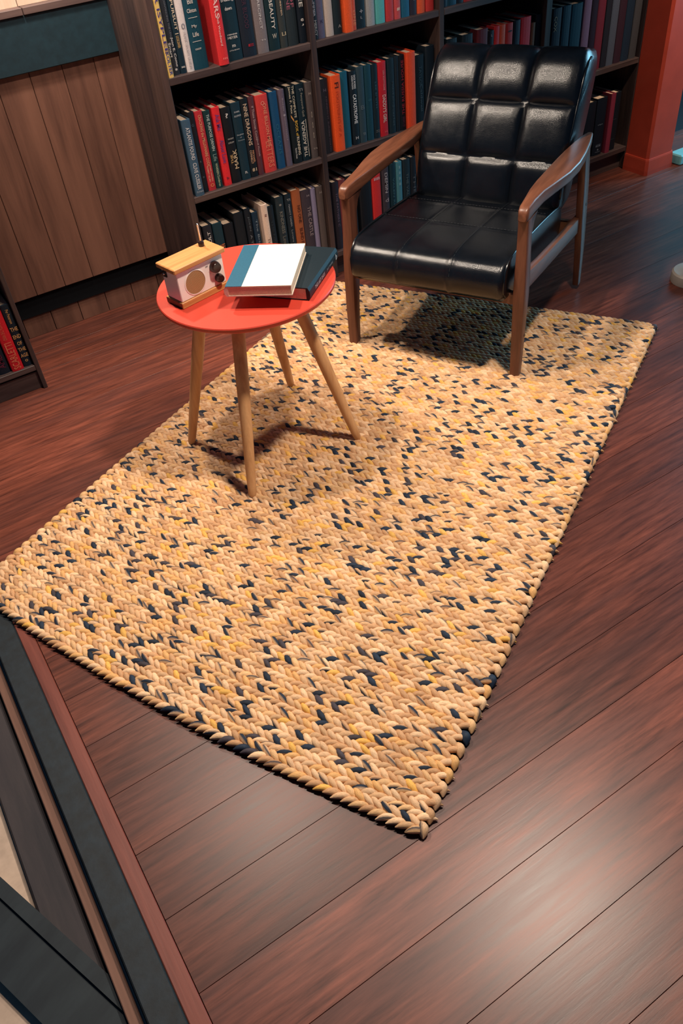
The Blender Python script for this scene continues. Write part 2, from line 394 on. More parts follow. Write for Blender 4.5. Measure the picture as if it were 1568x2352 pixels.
# top shelf in view, left bay
shelf_books([
 (1.088,1.107,.27,(226,190,110),'slim cream-yellow',[('R ISYPLEE','d',.58,.62,.5,.62,(70,60,130)),('KOLTER','d',.16,.26,.5,.6,(50,70,150))],-.014),
 (1.109,1.138,.26,(34,38,46),'charcoal grey',[('CONTINUING THE LEGACY','d',.62,.5,.66,.18,(110,112,118)),('Jean E. Como','d',.27,.34,.68,.34,WT),('Smart','d',.30,.17,.28,.3,WT),('*','h',.07,.3,.5,.3,WT)]),
 (1.139,1.162,.255,(12,40,54),'dark teal, tan lettered',[('SE PURSUIT |','d',.72,.5,.5,.55,(214,196,170)),('LUCAS DAVEN','d',.38,.14,.5,.45,GOLD),('=','h',.08,.6,.5,.2,WT)]),
 (1.164,1.192,.265,WHITE,'plain white',[('0','h',.52,.5,.5,.6,(140,140,150)),('FRANK DELANY DUBLIN','d',.25,.42,.5,.35,(204,196,196))]),
 (1.193,1.248,.26,TEAL,'wide deep teal',[('Bill','h',.78,.36,.45,.26,WT),('Clinton','h',.68,.62,.45,.22,WT),('My','h',.50,.34,.45,.2,WT),('Life','h',.41,.4,.45,.24,WT),('_','h',.60,.6,.45,.03,WT),('_','h',.33,.6,.45,.03,WT),('KNOPF','h',.24,.4,.45,.1,WT)]),
 (1.279,1.317,.285,RED,'bright red forward-pulled',[('S WARS','d',.72,.44,.5,.42,(245,200,195)),('Bob Woodward','d',.36,.3,.5,.2,(245,200,195)),('|||','h',.07,.4,.6,.15,(245,150,140))],-.022),
 (1.320,1.384,.27,(12,42,54),'very wide dark teal',[('breaking','h',.68,.72,.5,.2,WT),('dawn','h',.59,.42,.5,.17,WT),('STEPHENIE','h',.30,.6,.5,.07,WT),('MEYER','h',.265,.6,.5,.12,WT),('m','h',.17,.2,.5,.12,WT),('LITTLE, BROWN','h',.12,.6,.5,.06,WT)]),
 (1.387,1.440,.255,(22,32,46),'dark navy, dim maroon lettered',[('SUMMER BLOOD','d',.62,.55,.5,.3,(70,44,60)),('E','h',.14,.4,.6,.15,(176,40,50))]),
 (1.446,1.491,.26,(122,112,114),'mid grey',[('E LAST PRECINCT','d',.62,.66,.5,.2,(206,200,198)),('TI','h',.16,.4,.5,.09,(206,200,198))]),
 (1.494,1.538,.265,(14,42,50),'dark green-teal, bold white lettered',[('TH ON BEAUTY','d',.60,.7,.5,.32,(222,214,204)),('W','h',.17,.4,.5,.35,(190,184,170))]),
 (1.540,1.569,.25,(52,58,58),'slim olive-grey',[('Way to Heaven','d',.66,.5,.5,.38,(210,180,150)),('LI','h',.18,.55,.5,.4,(200,184,150))]),
 (1.571,1.615,.265,(36,48,54),'slate grey, pink lettered',[('SONS OF','d',.70,.5,.66,.3,(170,96,116)),('FORTUNE','d',.68,.5,.3,.3,(170,96,116))]),
 (1.620,1.650,.265,(10,24,36),'black, bold white lettered',[('YANKEE','d',.68,.5,.5,.5,(224,220,214)),('e','h',.28,.4,.5,.3,WT),('J','h',.22,.3,.5,.2,WT)]),
], ZS[2], 'top visible shelf, left bay', 'books on the top visible shelf')
shelf_books([
 (1.680,1.699,.25,(22,32,44),'slim dark blue',[('NORTHERN SUMMER','d',.6,.6,.4,.4,(170,170,180)),('MERCY','d',.15,.2,.45,.5,(160,160,160))]),
 (1.702,1.729,.25,(86,84,110),'dusty purple',[('K','h',.22,.45,.5,.35,(50,48,80))]),
 (1.734,1.768,.26,(186,172,164),'pale cream-grey',[]),
 (1.770,1.805,.26,(24,40,48),'black, turquoise lettered',[('KING','d',.60,.34,.5,.45,(70,196,204)),('A','h',.10,.35,.6,.3,(150,150,150))]),
 (1.811,1.848,.265,ORANGE,'bright orange',[],-.012),
 (1.848,1.868,.25,(206,84,64),'slim faded orange',[('ONE','d',.16,.2,.5,.5,(230,150,110))]),
 (1.869,1.910,.255,(14,32,44),'black, small pale emblem',[('+','h',.22,.35,.5,.3,(150,150,156)),('L','h',.14,.2,.5,.2,(150,150,156))]),
 (1.917,1.953,.265,(150,152,154),'light grey',[]),
 (1.959,2.000,.26,(86,170,170),'turquoise',[]),
 (2.005,2.040,.255,(190,56,60),'matt red',[]),
 (2.045,2.073,.255,(196,76,80),'slim pinkish red',[('EL','d',.5,.3,.5,.4,(240,220,200)),('#','h',.13,.5,.5,.4,(240,220,200))]),
 (2.078,2.115,.26,(28,92,122),'mid blue',[('SAILING','d',.5,.4,.5,.3,(60,140,170))]),
 (2.118,2.149,.25,(44,42,56),'dark violet-grey',[('I','h',.22,.1,.5,.4,(170,160,160))]),
 (2.153,2.189,.26,(236,92,50),'orange-red',[]),
 (2.195,2.233,.26,(206,58,56),'plain red at bay end',[]),
], ZS[2], 'top visible shelf, second bay', 'books on the top visible shelf')
shelf_books([
 (2.272,2.30,.25,(20,44,60),'dark blue-green',[]),(2.302,2.345,.25,(22,68,90),'mid teal-blue',[]),(2.347,2.38,.25,(26,36,52),'dark slate',[]),
 (2.383,2.43,.25,(190,56,56),'dull red',[]),(2.433,2.47,.25,(22,34,44),'near-black',[]),(2.475,2.52,.25,(40,36,50),'dark plum',[]),
], ZS[2], 'top visible shelf, third bay', 'books on the top visible shelf')
# middle shelf
shelf_books([
 (1.096,1.131,.268,(58,86,108),'steel-blue',[('ATLANTIS FOUND','d',.70,.42,.5,.42,(206,208,212)),('CLIVE CUSSLER','d',.27,.36,.5,.42,(206,208,212)),('PUTNAM','h',.06,.75,.5,.2,(150,160,170))],-.016),
 (1.133,1.156,.283,(9,18,28),'black, hardly lettered',[('G','h',.85,.4,.4,.4,(60,80,96)),('A','h',.4,.3,.5,.3,(90,100,110)),('W','h',.2,.3,.5,.3,(90,100,110))]),
 (1.158,1.189,.280,(182,44,54),'crimson, gold lettered',[('CRACKING the MILLIONAIRE CODE','d',.64,.64,.5,.36,(222,160,120)),('ROBERT ALLEN','d',.22,.2,.3,.2,(230,180,150)),('MARK HANSEN','d',.22,.2,.65,.16,(230,180,150)),('O','h',.07,.5,.5,.4,(222,140,90))]),
 (1.191,1.218,.274,(8,50,54),'dark green',[('THE PURPOSE DRIVEN','d',.73,.46,.5,.4,(190,204,200)),('Life','d',.41,.09,.5,.55,(120,146,144)),('WARREN','d',.26,.15,.5,.34,(180,190,160)),('Zondervan','d',.10,.15,.5,.34,(170,180,150))]),
 (1.226,1.257,.277,(222,40,48),'scarlet, violet lettered',[('Ask Me','d',.82,.2,.5,.55,(120,64,130)),('About Love','d',.45,.3,.5,.55,(120,64,130)),('b','h',.1,.3,.5,.3,(60,40,60))]),
 (1.260,1.299,.268,BLACK,'black, gold-and-white lettered',[('?','h',.9,.3,.5,.4,WT),('VINCENT','h',.60,.62,.5,.13,(190,186,180)),('LESLEY','h',.55,.62,.5,.13,(190,186,180)),('THE','u',.33,.12,.3,.24,GOLD),('MARK','u',.32,.26,.68,.4,(206,184,150))]),
 (1.303,1.341,.275,(14,46,60),'dark teal, small white lettered',[('ISABEL','h',.89,.6,.5,.14,(180,186,190)),('ALLENDE','h',.84,.75,.5,.16,(180,186,190)),('Daughter','h',.60,.75,.5,.15,(180,186,190)),('OF','h',.565,.2,.5,.09,(180,186,190)),('Fortune','h',.53,.7,.5,.12,(150,160,166)),('R','h',.1,.3,.5,.25,(190,190,190))]),
 (1.342,1.373,.280,(8,22,32),'black, tall cream capitals',[('NINE DRAGONS','d',.68,.52,.5,.5,(212,186,160)),('MICHAEL','d',.27,.16,.68,.26,(206,150,110)),('CONNELLY','d',.27,.18,.35,.26,(206,170,140)),('81','h',.10,.6,.5,.4,(212,190,160))]),
 (1.376,1.398,.280,(86,46,54),'slim brown-maroon',[('If These Stones Could','d',.68,.42,.5,.4,(190,160,158)),('Jodi Picoult','d',.36,.22,.5,.34,(190,160,158))]),
 (1.405,1.456,.277,(208,62,60),'thick coral-red',[('O','h',.9,.3,.5,.28,(236,150,130)),('ONE BILLION MEN','d',.62,.55,.62,.26,(236,150,120)),('LETTERS','d',.24,.35,.55,.5,(224,120,96))]),
 (1.464,1.496,.276,(16,72,112),'saturated blue',[('OCEANS','d',.4,.4,.5,.4,(40,100,130))]),
 (1.503,1.528,.276,(98,86,102),'slim lilac-grey',[('Susan','d',.82,.16,.5,.2,(160,150,160)),('*','h',.68,.4,.5,.4,(190,180,190)),('NIGHTINGALE','d',.5,.3,.5,.2,(150,140,150))]),
 (1.537,1.575,.280,(8,24,32),'black, yellow-and-white running-title',[('James F. Fixx','d',.83,.34,.28,.28,(216,206,180)),('THE COMPLETE','d',.80,.40,.68,.24,(216,206,180)),('BOOK of','d',.46,.2,.68,.3,(226,180,70)),('RUNNING','d',.23,.24,.68,.3,(226,214,190)),('/','d',.6,.1,.3,.3,(226,160,90)),('Random House','d',.14,.14,.3,.2,(200,200,200))]),
 (1.578,1.615,.278,(8,36,48),'dark navy, upside-down white capitals',[('THE AGENDA','u',.30,.48,.36,.4,(214,210,200)),('____','u',.30,.5,.72,.06,(214,210,200)),('Pennyworth Quill','d',.74,.3,.5,.3,(150,150,140)),('TI','h',.93,.45,.5,.25,(150,150,150))]),
 (1.619,1.649,.276,(84,76,76),'grey-brown at bay end',[('H','h',.86,.3,.5,.3,(170,160,150)),('o o o','d',.45,.36,.5,.15,(170,160,150)),('TI','h',.13,.6,.5,.2,(160,150,146))]),
], ZS[1], 'middle shelf, left bay', 'books on the middle shelf')
shelf_books([
 (1.683,1.720,.272,(36,40,50),'charcoal',[('H','h',.86,.3,.5,.3,(110,100,120)),('KENNETH ST. BURGESS MARTIN','d',.4,.75,.6,.16,(90,84,100))]),
 (1.727,1.771,.277,(234,84,34),'thick bright orange',[('FI','d',.88,.07,.5,.4,(70,30,24)),('FOOTPRINTS OF A','d',.5,.6,.5,.3,(206,70,34))],-.012),
 (1.777,1.810,.278,(18,86,110),'petrol blue',[]),
 (1.819,1.850,.272,(10,28,40),'black, white capitals halfway up',[('DICK MORRIS','d',.86,.18,.66,.28,(222,222,222)),('& EILEEN McGANN','d',.86,.18,.32,.24,(222,222,222)),('CATASTROPHE','d',.50,.40,.5,.5,(230,230,230)),('H','h',.10,.4,.5,.35,(190,190,190))]),
 (1.854,1.886,.280,(44,66,78),'mottled slate',[('B','h',.48,.5,.5,.5,(90,104,112)),('TI','h',.12,.4,.5,.3,(120,130,136))]),
 (1.890,1.921,.279,(16,62,78),'plain dark teal',[('o','h',.55,.4,.5,.3,(50,100,116))]),
 (1.923,1.951,.275,(10,34,46),'near-black navy',[('LEE SMITH','d',.6,.35,.5,.25,(60,90,104)),('ZQ','h',.1,.6,.5,.4,(110,110,110))]),
 (1.954,1.993,.276,(190,30,44),'crimson, cream capitals',[('LISA SCOTTOLINE','d',.76,.26,.6,.2,(216,140,140)),("DADDY'S GIRL",'d',.38,.38,.55,.42,(226,196,186)),('H','h',.06,.3,.6,.2,(220,90,90))]),
 (2.000,2.032,.280,(16,38,50),'dark blue-black',[('MAEVE BINCHY','d',.5,.4,.6,.2,(60,80,92)),('Scarlet','d',.25,.3,.6,.3,(56,78,90))]),
 (2.034,2.053,.281,(16,32,44),'slim dull navy',[]),
 (2.054,2.083,.281,(10,20,30),'black, red capitals',[('THE RUSSIA HOUSE','u',.58,.72,.5,.42,(150,44,60)),('LE CARRE','u',.12,.14,.5,.4,(90,50,70))]),
 (2.086,2.128,.286,(222,74,40),'plain orange beside dark gap',[],-.012),
 (2.136,2.180,.264,(10,28,40),'black, faint grey lettered',[('TAYLOR','d',.7,.3,.5,.3,(46,68,80)),('Caldwell','d',.4,.4,.6,.25,(56,76,88))]),
 (2.189,2.233,.286,(14,30,42),'tall dark end',[]),
], ZS[1], 'middle shelf, second bay', 'books on the middle shelf')
shelf_books([
 (2.300,2.350,.290,(18,32,42),'blackish',[]),(2.378,2.433,.290,(14,28,38),'black, pale-paged',[]),(2.458,2.514,.294,(92,30,40),'dark maroon',[]),
 (2.517,2.546,.280,(14,20,30),'short black',[('L','h',.94,.3,.5,.3,(150,120,120))]),(2.549,2.576,.290,(206,48,52),'slim red',[]),(2.578,2.609,.290,(216,84,56),'orange-red',[]),
 (2.611,2.651,.289,(190,46,44),'red, black-marked',[('_','h',.9,.5,.5,.12,(20,20,30))]),(2.655,2.692,.292,(22,32,46),'dark slate-blue',[]),(2.694,2.752,.295,(220,44,52),'wide vivid red',[]),
 (2.756,2.778,.266,(130,92,72),'short tan',[]),(2.780,2.812,.292,(18,32,42),'black end',[]),
], ZS[1], 'middle shelf, third bay', 'books on the middle shelf')
shelf_books([
 (2.876,2.930,.296,(14,26,40),'black, gold-flecked',[('COX','d',.8,.2,.3,.3,(150,120,90))]),(2.934,2.985,.296,(14,54,66),'dark sea-green',[]),(2.987,3.054,.293,(14,62,76),'wide sea-green',[]),
 (3.064,3.109,.300,(120,96,122),'mauve',[]),(3.112,3.150,.300,(36,26,44),'dark plum',[]),(3.152,3.200,.31,(110,40,58),'wine-red',[]),(3.204,3.238,.30,(30,34,46),'dim slate',[]),
 (3.242,3.287,.31,(74,82,98),'blue-grey',[]),(3.290,3.336,.31,(50,28,42),'dark wine',[]),(3.338,3.388,.31,(22,40,58),'deep navy',[]),(3.392,3.438,.31,(62,62,66),'dusty grey',[]),
], ZS[1], 'middle shelf, rightmost bay', 'books on the middle shelf')
# lowest shelf
shelf_books([
 (1.098,1.137,.284,(26,30,40),'charcoal, white lettered',[('JODI PICOULT','u',.62,.6,.6,.4,WT)]),
 (1.141,1.182,.281,(10,46,58),'dark teal, orange lettered',[('HE','h',.66,.8,.5,.5,(206,110,56)),('EN','h',.52,.8,.5,.5,(206,110,56))]),
 (1.187,1.229,.265,(9,16,26),'short black',[('o o','h',.1,.5,.5,.2,(120,120,120))]),
 (1.236,1.279,.294,(9,22,32),'thick black, pale-paged',[]),
 (1.284,1.311,.298,(10,24,36),'slim black',[('JOHN','d',.8,.2,.5,.3,(90,104,116)),('A Time To Kill','d',.4,.5,.5,.3,(110,120,130))]),
 (1.315,1.342,.275,(14,44,66),'dark blue',[('The Bridges of D','d',.5,.8,.5,.36,(120,140,156))]),
 (1.350,1.379,.301,(222,196,178),'cream forward-pulled',[('BIG GIRL','u',.38,.36,.5,.44,(150,124,112)),('=','h',.86,.3,.5,.3,(110,60,50))],-.02),
 (1.384,1.414,.279,(14,28,38),'black right of the cream one',[('THE FIRM','d',.6,.4,.5,.3,(34,50,60))]),
 (1.427,1.464,.302,(28,44,52),'dark grey-green',[('KINDNESS','d',.66,.3,.5,.4,(120,120,112)),('Lewis Wolf','d',.3,.34,.5,.45,(96,96,92)),('*','h',.9,.3,.5,.25,(170,160,150))]),
 (1.470,1.500,.302,(12,32,44),'black, thin white lettered',[('NANCY CADEN','d',.72,.3,.5,.24,(150,156,160)),('Lovers Gone','d',.35,.34,.5,.24,(130,136,140)),('TI','h',.93,.5,.5,.3,(150,150,150))]),
 (1.503,1.544,.308,(158,86,50),'tan-brown',[('NO ONE','d',.68,.24,.6,.34,(84,40,28)),('BLIND FAITH','d',.32,.34,.6,.36,(84,36,26))]),
 (1.546,1.590,.296,(60,52,62),'dark mauve-grey',[('THE CASTLE','d',.56,.42,.66,.34,(150,136,140)),('H','h',.92,.25,.7,.2,(150,140,146))]),
 (1.593,1.615,.292,(128,124,156),'slim pale lilac',[]),
 (1.619,1.650,.292,(84,76,76),'warm grey end',[('H','h',.92,.3,.6,.3,(150,144,144))]),
], ZS[0], 'lowest shelf, left bay', 'books on the lowest shelf')
shelf_books([
 (1.697,1.728,.288,(32,32,46),'dark indigo',[('THE FATHERS C','d',.6,.5,.5,.3,(96,84,104))]),
 (1.729,1.762,.289,(108,50,56),'dusty maroon',[('A Portrait','d',.6,.5,.5,.3,(140,84,90))]),
 (1.765,1.813,.294,(10,20,28),'black, left of the arm post',[('M','h',.2,.4,.5,.2,(80,80,80))]),
 (1.83,1.89,.285,(10,18,28),'black under the armrest',[]),
 (1.895,1.940,.275,(206,46,48),'red under the armrest',[('IIII','h',.9,.6,.5,.25,(200,200,210))]),
 (1.949,1.983,.285,(60,54,64),'dark mauve, white lettered',[('DEMIN','d',.76,.3,.5,.4,(176,168,172)),('d','h',.5,.5,.5,.5,(160,150,156)),('SC','d',.25,.2,.5,.4,(120,110,116))]),
 (1.990,2.018,.285,(12,46,60),'dark petrol',[('VALEN ROAD','d',.5,.6,.5,.3,(60,100,110))]),
 (2.024,2.053,.285,(70,128,144),'pale teal',[('iiii','d',.8,.3,.5,.3,(120,160,170))]),
 (2.059,2.097,.285,(24,42,52),'blackish teal',[('THE VALE ES','d',.55,.5,.5,.3,(80,96,100))]),
 (2.101,2.13,.285,(20,30,42),'dark end',[('THE','d',.6,.3,.5,.4,(80,84,90))]),
], ZS[0], 'lowest shelf, second bay', 'books on the lowest shelf')
shelf_books([
 (3.150,3.215,.262,(12,22,34),'black, half hidden by armchair',[]),
 (3.221,3.287,.267,(8,20,34),'black, small white lettered',[('eclipse','h',.55,.5,.45,.12,(110,124,136)),('STEPHENIE','h',.19,.5,.5,.06,(120,134,150)),('MEYER','h',.165,.5,.5,.1,(140,154,170)),('o','h',.10,.15,.5,.12,(140,154,170)),('LITTLE, BROWN','h',.06,.5,.5,.05,(140,154,170))]),
 (3.298,3.328,.276,(128,42,62),'slim rose-red',[],-.014),
 (3.331,3.380,.270,(9,20,30),'black beside the red column',[('new','h',.55,.4,.4,.1,(50,64,76)),('moon','h',.2,.5,.4,.1,(50,64,76))]),
], ZS[0], 'lowest shelf, rightmost bay', 'books on the lowest shelf')
shelf_books([
 (.10,.146,.26,(30,34,46),'grey-black, mostly out of frame',[]),(.150,.188,.26,(20,30,44),'navy at frame edge',[]),
 (.191,.236,.245,(16,26,42),'dark blue, maroon lettered',[('AMERICAN','u',.35,.5,.5,.5,(104,34,60))]),
 (.239,.283,.262,(204,26,40),'red, gold lettered',[('SCARLETTI','u',.24,.42,.5,.6,(222,120,90)),('GONE WITH THE WIND','d',.66,.34,.45,.3,(222,100,80))],-.010),
], .105, 'lowest shelf of left-edge bookcase', 'books in the left-edge bookcase')
make_book(.2845, .319, .105, .252, (10, 28, 42), [('Per Peterson', 'd', .82, .22, .5, .3, (196, 150, 96)), ('THE', 'h', .62, .8, .5, .45, (206, 156, 100)), ('END', 'h', .50, .8, .5, .45, (206, 156, 100)), ('OF', 'h', .39, .5, .5, .42, (206, 156, 100)), ('THE', 'h', .29, .8, .5, .42, (206, 156, 100)), ('AGE', 'h', .19, .8, .5, .42, (206, 156, 100)), ('o', 'h', .10, .3, .5, .3, (206, 156, 100))],
   'black book with gold stacked words, against the upright of left-edge bookcase', 'books in the left-edge bookcase', -.004)

# ------------------------------------------------------------------ column and dark surroundings on the right
col = empty('column', (3.446, 2.735, 0), 0, 'red painted square column standing at the right end of the bookcase', 'column')
sec = [(.012, .0), (.172, .0), (.184, .012), (.184, .143), (0, .143), (0, .012)]
MB().loft([[(a, b_, z) for a, b_ in sec] for z in (.075, 2.6)]).build('shaft', MATS['column'], col)
sec2 = [(.006, -.006), (.178, -.006), (.190, .006), (.190, .142), (-.006, .142), (-.006, .006)]
MB().loft([[(.092+(a-.092)*k, .142+(b_-.142)*k, z) for a, b_ in sec2] for k, z in ((1.03, 0), (1.03, .02), (1.0, .07), (.985, .078))]).build('foot', MATS['column'], col)
struct(MB().box(3.66, 6.2, 3.05, 3.12, 0, 2.8).build('wall_right', MATS['wall_dark']))
tag(MB().box(3.66, 3.80, 2.70, 2.78, 0, .05, .006).build('box', MATS['pale_teal']), 'pale teal box imitating light reflected on the floor right of the red column', 'box')  # added block, its pale teal stands in for light reflected off the floor
rb = empty('stand_base', (2.735, 1.86, 0), 0, 'round pale grey stand base on the dark floor at right edge', 'stand')
MB().lathe([(.078, 0), (.080, .004), (.078, .038), (.072, .045), (.030, .047), (.012, .06)], 40).build('foot', MATS['pale_base'], rb, True, 35)
MB().lathe([(.012, .055), (.012, 1.1)], 16).build('pole', MATS['pale_base'], rb, True, 40)

# ------------------------------------------------------------------ braided rug
Nn, Rr, Ll, Bb = (np.array(p) for p in ((.435, .630), (2.345, 1.700), (-.175, 1.945), (1.612, 2.835)))
def Q(u, v):
    p = Nn*(1-u)*(1-v) + Rr*u*(1-v) + Ll*(1-u)*v + Bb*u*v
    bow = 4*v*(1-v)*.034*(1-u)**2
    return p + np.array([-.88, -.36])*bow
rug = empty('rug', (1.05, 1.75, 0), 0, 'tan braided rug flecked with navy and yellow under the armchair and table', 'rug')
ro = np.array([1.05, 1.75])
NR, NK = 64, 66
# backing
mb = MB(); nn = 24; rim = []
for k in range(nn): rim.append(Q(.004, k/nn*.99+.005))
for k in range(nn): rim.append(Q(.004+.992*k/nn, .995))
for k in range(nn): rim.append(Q(.996, .995-.99*k/nn))
for k in range(nn): rim.append(Q(.996-.992*k/nn, .005))
mb.loft([[(p[0]-ro[0], p[1]-ro[1], z) for p in rim] for z in (0.0005, .009)]); mb.build('backing', MATS['backing'], rug)
NS, NT = 7, 8
sv = np.linspace(-1, 1, NS); th = np.arange(NT)*2*np.pi/NT
prof = np.array([.16, .66, .95, 1.0, .93, .66, .16])
tri = []
for i in range(NS-1):
    for j in range(NT): tri.append((i*NT+j, (i+1)*NT+j, (i+1)*NT+(j+1) % NT, i*NT+(j+1) % NT))
tri = np.array(tri)
TAN = [np.array(s2l(c)) for c in ((224, 184, 144), (236, 198, 158), (212, 170, 128), (226, 182, 132), (202, 156, 114))]
NAV = np.array(s2l((22, 38, 58))); SLT = np.array(s2l((64, 58, 66))); YEL = np.array(s2l((232, 180, 92))); OCH = np.array(s2l((222, 172, 112)))
def strand_cloud(i, items):
    """items: (cx, cy, cz, angle, length, halfwidth, halfheight, colour kind)"""
    n = len(items); V = np.zeros((n, NS, NT, 3)); Cc = np.ones((n, NS, NT, 4)); U = np.zeros((n, NS, NT, 2))
    for q, (cx, cy, cz, an, L, hw, hh, kind, twist) in enumerate(items):
        d = np.array([math.cos(an), math.sin(an)]); e = np.array([-d[1], d[0]])
        bend = twist*(sv**2)*hw
        for a in range(NS):
            c_ = np.cos(th+twist*sv[a]*.6); s_ = np.sin(th+twist*sv[a]*.6)
            pw = prof[a]
            V[q, a, :, 0] = cx + d[0]*sv[a]*L/2 + e[0]*(c_*hw*pw+bend[a])
            V[q, a, :, 1] = cy + d[1]*sv[a]*L/2 + e[1]*(c_*hw*pw+bend[a])
            V[q, a, :, 2] = cz - .0060*sv[a]**2 + .0022*sv[a] + s_*hh*pw
        base = TAN[rng.integers(len(TAN))]*rng.uniform(.88, 1.08)
        Cc[q, :, :, :3] = base
        if kind == 1: Cc[q, :, :, :3] = NAV*rng.uniform(.7, 1.3)
        elif kind == 2:
            k0 = rng.integers(0, 4)
            for dk in range(rng.integers(1, 3)): Cc[q, :, (k0+dk) % NT, :3] = NAV
        elif kind == 3: Cc[q, :, :, :3] = YEL*rng.uniform(.85, 1.1)
        elif kind == 4: Cc[q, :, :, :3] = OCH
        elif kind == 5: Cc[q, :, :, :3] = SLT*rng.uniform(.8, 1.2)
        off = rng.uniform(0, 50)
        U[q, :, :, 0] = sv[:, None]*.5 + off; U[q, :, :, 1] = (np.abs(th-np.pi)/np.pi)[None, :] + off*.37
    F_ = (tri[None] + (np.arange(n)*NS*NT)[:, None, None]).reshape(-1, 4)
    me = bpy.data.meshes.new('braid')
    V = V.reshape(-1, 3); me.vertices.add(len(V)); me.vertices.foreach_set('co', V.ravel())
    me.loops.add(F_.size); me.loops.foreach_set('vertex_index', F_.ravel().astype(np.int32))
    me.polygons.add(len(F_)); me.polygons.foreach_set('loop_start', np.arange(0, F_.size, 4, dtype=np.int32)); me.polygons.foreach_set('loop_total', np.full(len(F_), 4, dtype=np.int32))
    me.update(calc_edges=True)
    at_ = me.attributes.new('strand', 'FLOAT_COLOR', 'POINT'); at_.data.foreach_set('color', Cc.reshape(-1).astype(np.float32))
    uvl = me.uv_layers.new(name='UVMap'); uvl.data.foreach_set('uv', U.reshape(-1, 2)[F_.ravel()].ravel().astype(np.float32))
    me.materials.append(MATS['fibre']); me.shade_smooth()
    return me
kinds = np.zeros((NR, NK+2, 2), int)
rr_ = rng.random((NR, NK+2, 2))
kinds[rr_ < .30] = 4; kinds[rr_ < .215] = 2; kinds[rr_ < .045] = 1
kinds[(rr_ > .955)] = 3; kinds[(rr_ > .90) & (rr_ <= .925)] = 5
for i in range(NR):
    u0 = (i+.5)/NR; items = []
    wr = np.linalg.norm(Q((i+1)/NR, .5)-Q(i/NR, .5))
    rowd0 = Q(u0, .55)-Q(u0, .45); ph = rng.uniform(0, 1)
    for k in range(NK):
        for side in (0, 1):
            v_ = (k + .5 + (.5 if side else 0) + ph*.5 - .25)/(NK+.25)
            if v_ > .995 or v_ < .004: continue
            uu = u0 + (-.25 if side == 0 else .25)/NR
            p = Q(uu, v_) - ro; dr = Q(uu, min(v_+.01, 1))-Q(uu, max(v_-.01, 0))
            an = math.atan2(dr[1], dr[0]) + (.47 if side == 0 else -.47) + rng.normal(0, .05)
            items.append((p[0], p[1], .0152+rng.normal(0, .0006), an,   .0500*rng.uniform(.92, 1.10), .0080*rng.uniform(.88, 1.12), .0092, kinds[i, k, side], rng.uniform(.1, .5)*(1 if side == 0 else -1)))
    for v_ in (.0, 1.0):
        p = Q(u0, v_) - ro; de = Q(min(u0+.01, 1), v_)-Q(max(u0-.01, 0), v_)
        an = math.atan2(de[1], de[0]) + (.5 if v_ == 0 else -.5)+rng.normal(0, .08)
        items.append((p[0], p[1], .0145, an, wr*1.12, .0112, .0105, kinds[i, NK+(v_ > .5), 0], .3))
    br = obj('braid', strand_cloud(i, items), rug)

# ------------------------------------------------------------------ armchair
chair = empty('armchair', (1.572, 2.067, .020), math.radians(-61.0), 'black tufted leather armchair with curved dark wooden arms, on the rug', 'armchair')
def catmull(P, n):
    P = [np.array(p, float) for p in P]; out = []
    ext = [2*P[0]-P[1]] + P + [2*P[-1]-P[-2]]
    for i in range(1, len(ext)-2):
        for k in range(n):
            t = k/n; a, b_, c, d_ = ext[i-1:i+3]
            out.append(.5*((2*b_)+(-a+c)*t+(2*a-5*b_+4*c-d_)*t*t+(-a+3*b_-3*c+d_)*t**3))
    out.append(P[-1]); return np.array(out)
def resample(P, n):
    d_ = np.r_[0, np.cumsum(np.linalg.norm(np.diff(P, axis=0), axis=1))]; s = np.linspace(0, d_[-1], n)
    return np.c_[np.interp(s, d_, P[:, 0]), np.interp(s, d_, P[:, 1])]
def upholstery(front, rest, halfw, rows, cols, puff, nt_=84, nu=60, pw=(4, .55), edge=.93):
    fp = resample(catmull(front, 12), nt_)
    tg = np.gradient(fp, axis=0); tg /= np.linalg.norm(tg, axis=1)[:, None]
    nm = np.c_[-tg[:, 1], tg[:, 0]]
    back = resample(catmull(rest, 8), 30)
    cen = np.r_[fp, back].mean(0)
    def cell(x, bounds):
        for a, b_ in zip(bounds[:-1], bounds[1:]):
            if x <= b_ + 1e-9:
                q = abs(2*(x-a)/(b_-a)-1); return max(0, 1-q**pw[0])**pw[1]
        return 0
    T = np.linspace(0, 1, nt_); ct = np.array([cell(t, rows) for t in T])
    rings = []
    S = list(np.linspace(-1, 1, nu+1))
    for s in S:
        off = puff*ct*cell((s+1)/2, cols)
        ring = np.r_[fp + nm*off[:, None], back]
        e_ = abs(s); k = 1.0 if e_ < edge else 1-.10*((e_-edge)/(1-edge))**2
        ring = cen + (ring-cen)*np.array([k, k])
        rings.append([(s*halfw, p[0], p[1]) for p in ring])
    return rings, fp, nm
bfront = [(.498, .37), (.518, .455), (.547, .545), (.587, .630), (.632, .707), (.668, .770), (.700, .809), (.740, .832), (.79, .838)]
brest = [(.85, .826), (.860, .77), (.825, .68), (.76, .56), (.68, .42), (.64, .36), (.56, .345)]
rings, fp, nm = upholstery(bfront, brest, .283, [0, .285, .615, 1.0], [0, .333, .667, 1], .019, pw=(5, .7))
MB().loft(rings).build('backrest', MATS['leather'], chair, True, 60)
for sx in (-1, 1):
    pts = [(sx*.2815, .675+(p[0]-.675)*.925+.0, .60+(p[1]-.60)*.925+.004) for p in fp[4::5]]
    MB().tube(pts, .0045, 6).build('back_piping', MATS['piping'], chair, True)
sfront = [(.585, .372), (.50, .392), (.36, .410), (.20, .424), (.06, .434), (-.03, .430), (-.072, .404), (-.088, .358), (-.077, .312), (-.040, .290)]
srest = [(.05, .286), (.3, .280), (.56, .262), (.60, .29), (.598, .35)]
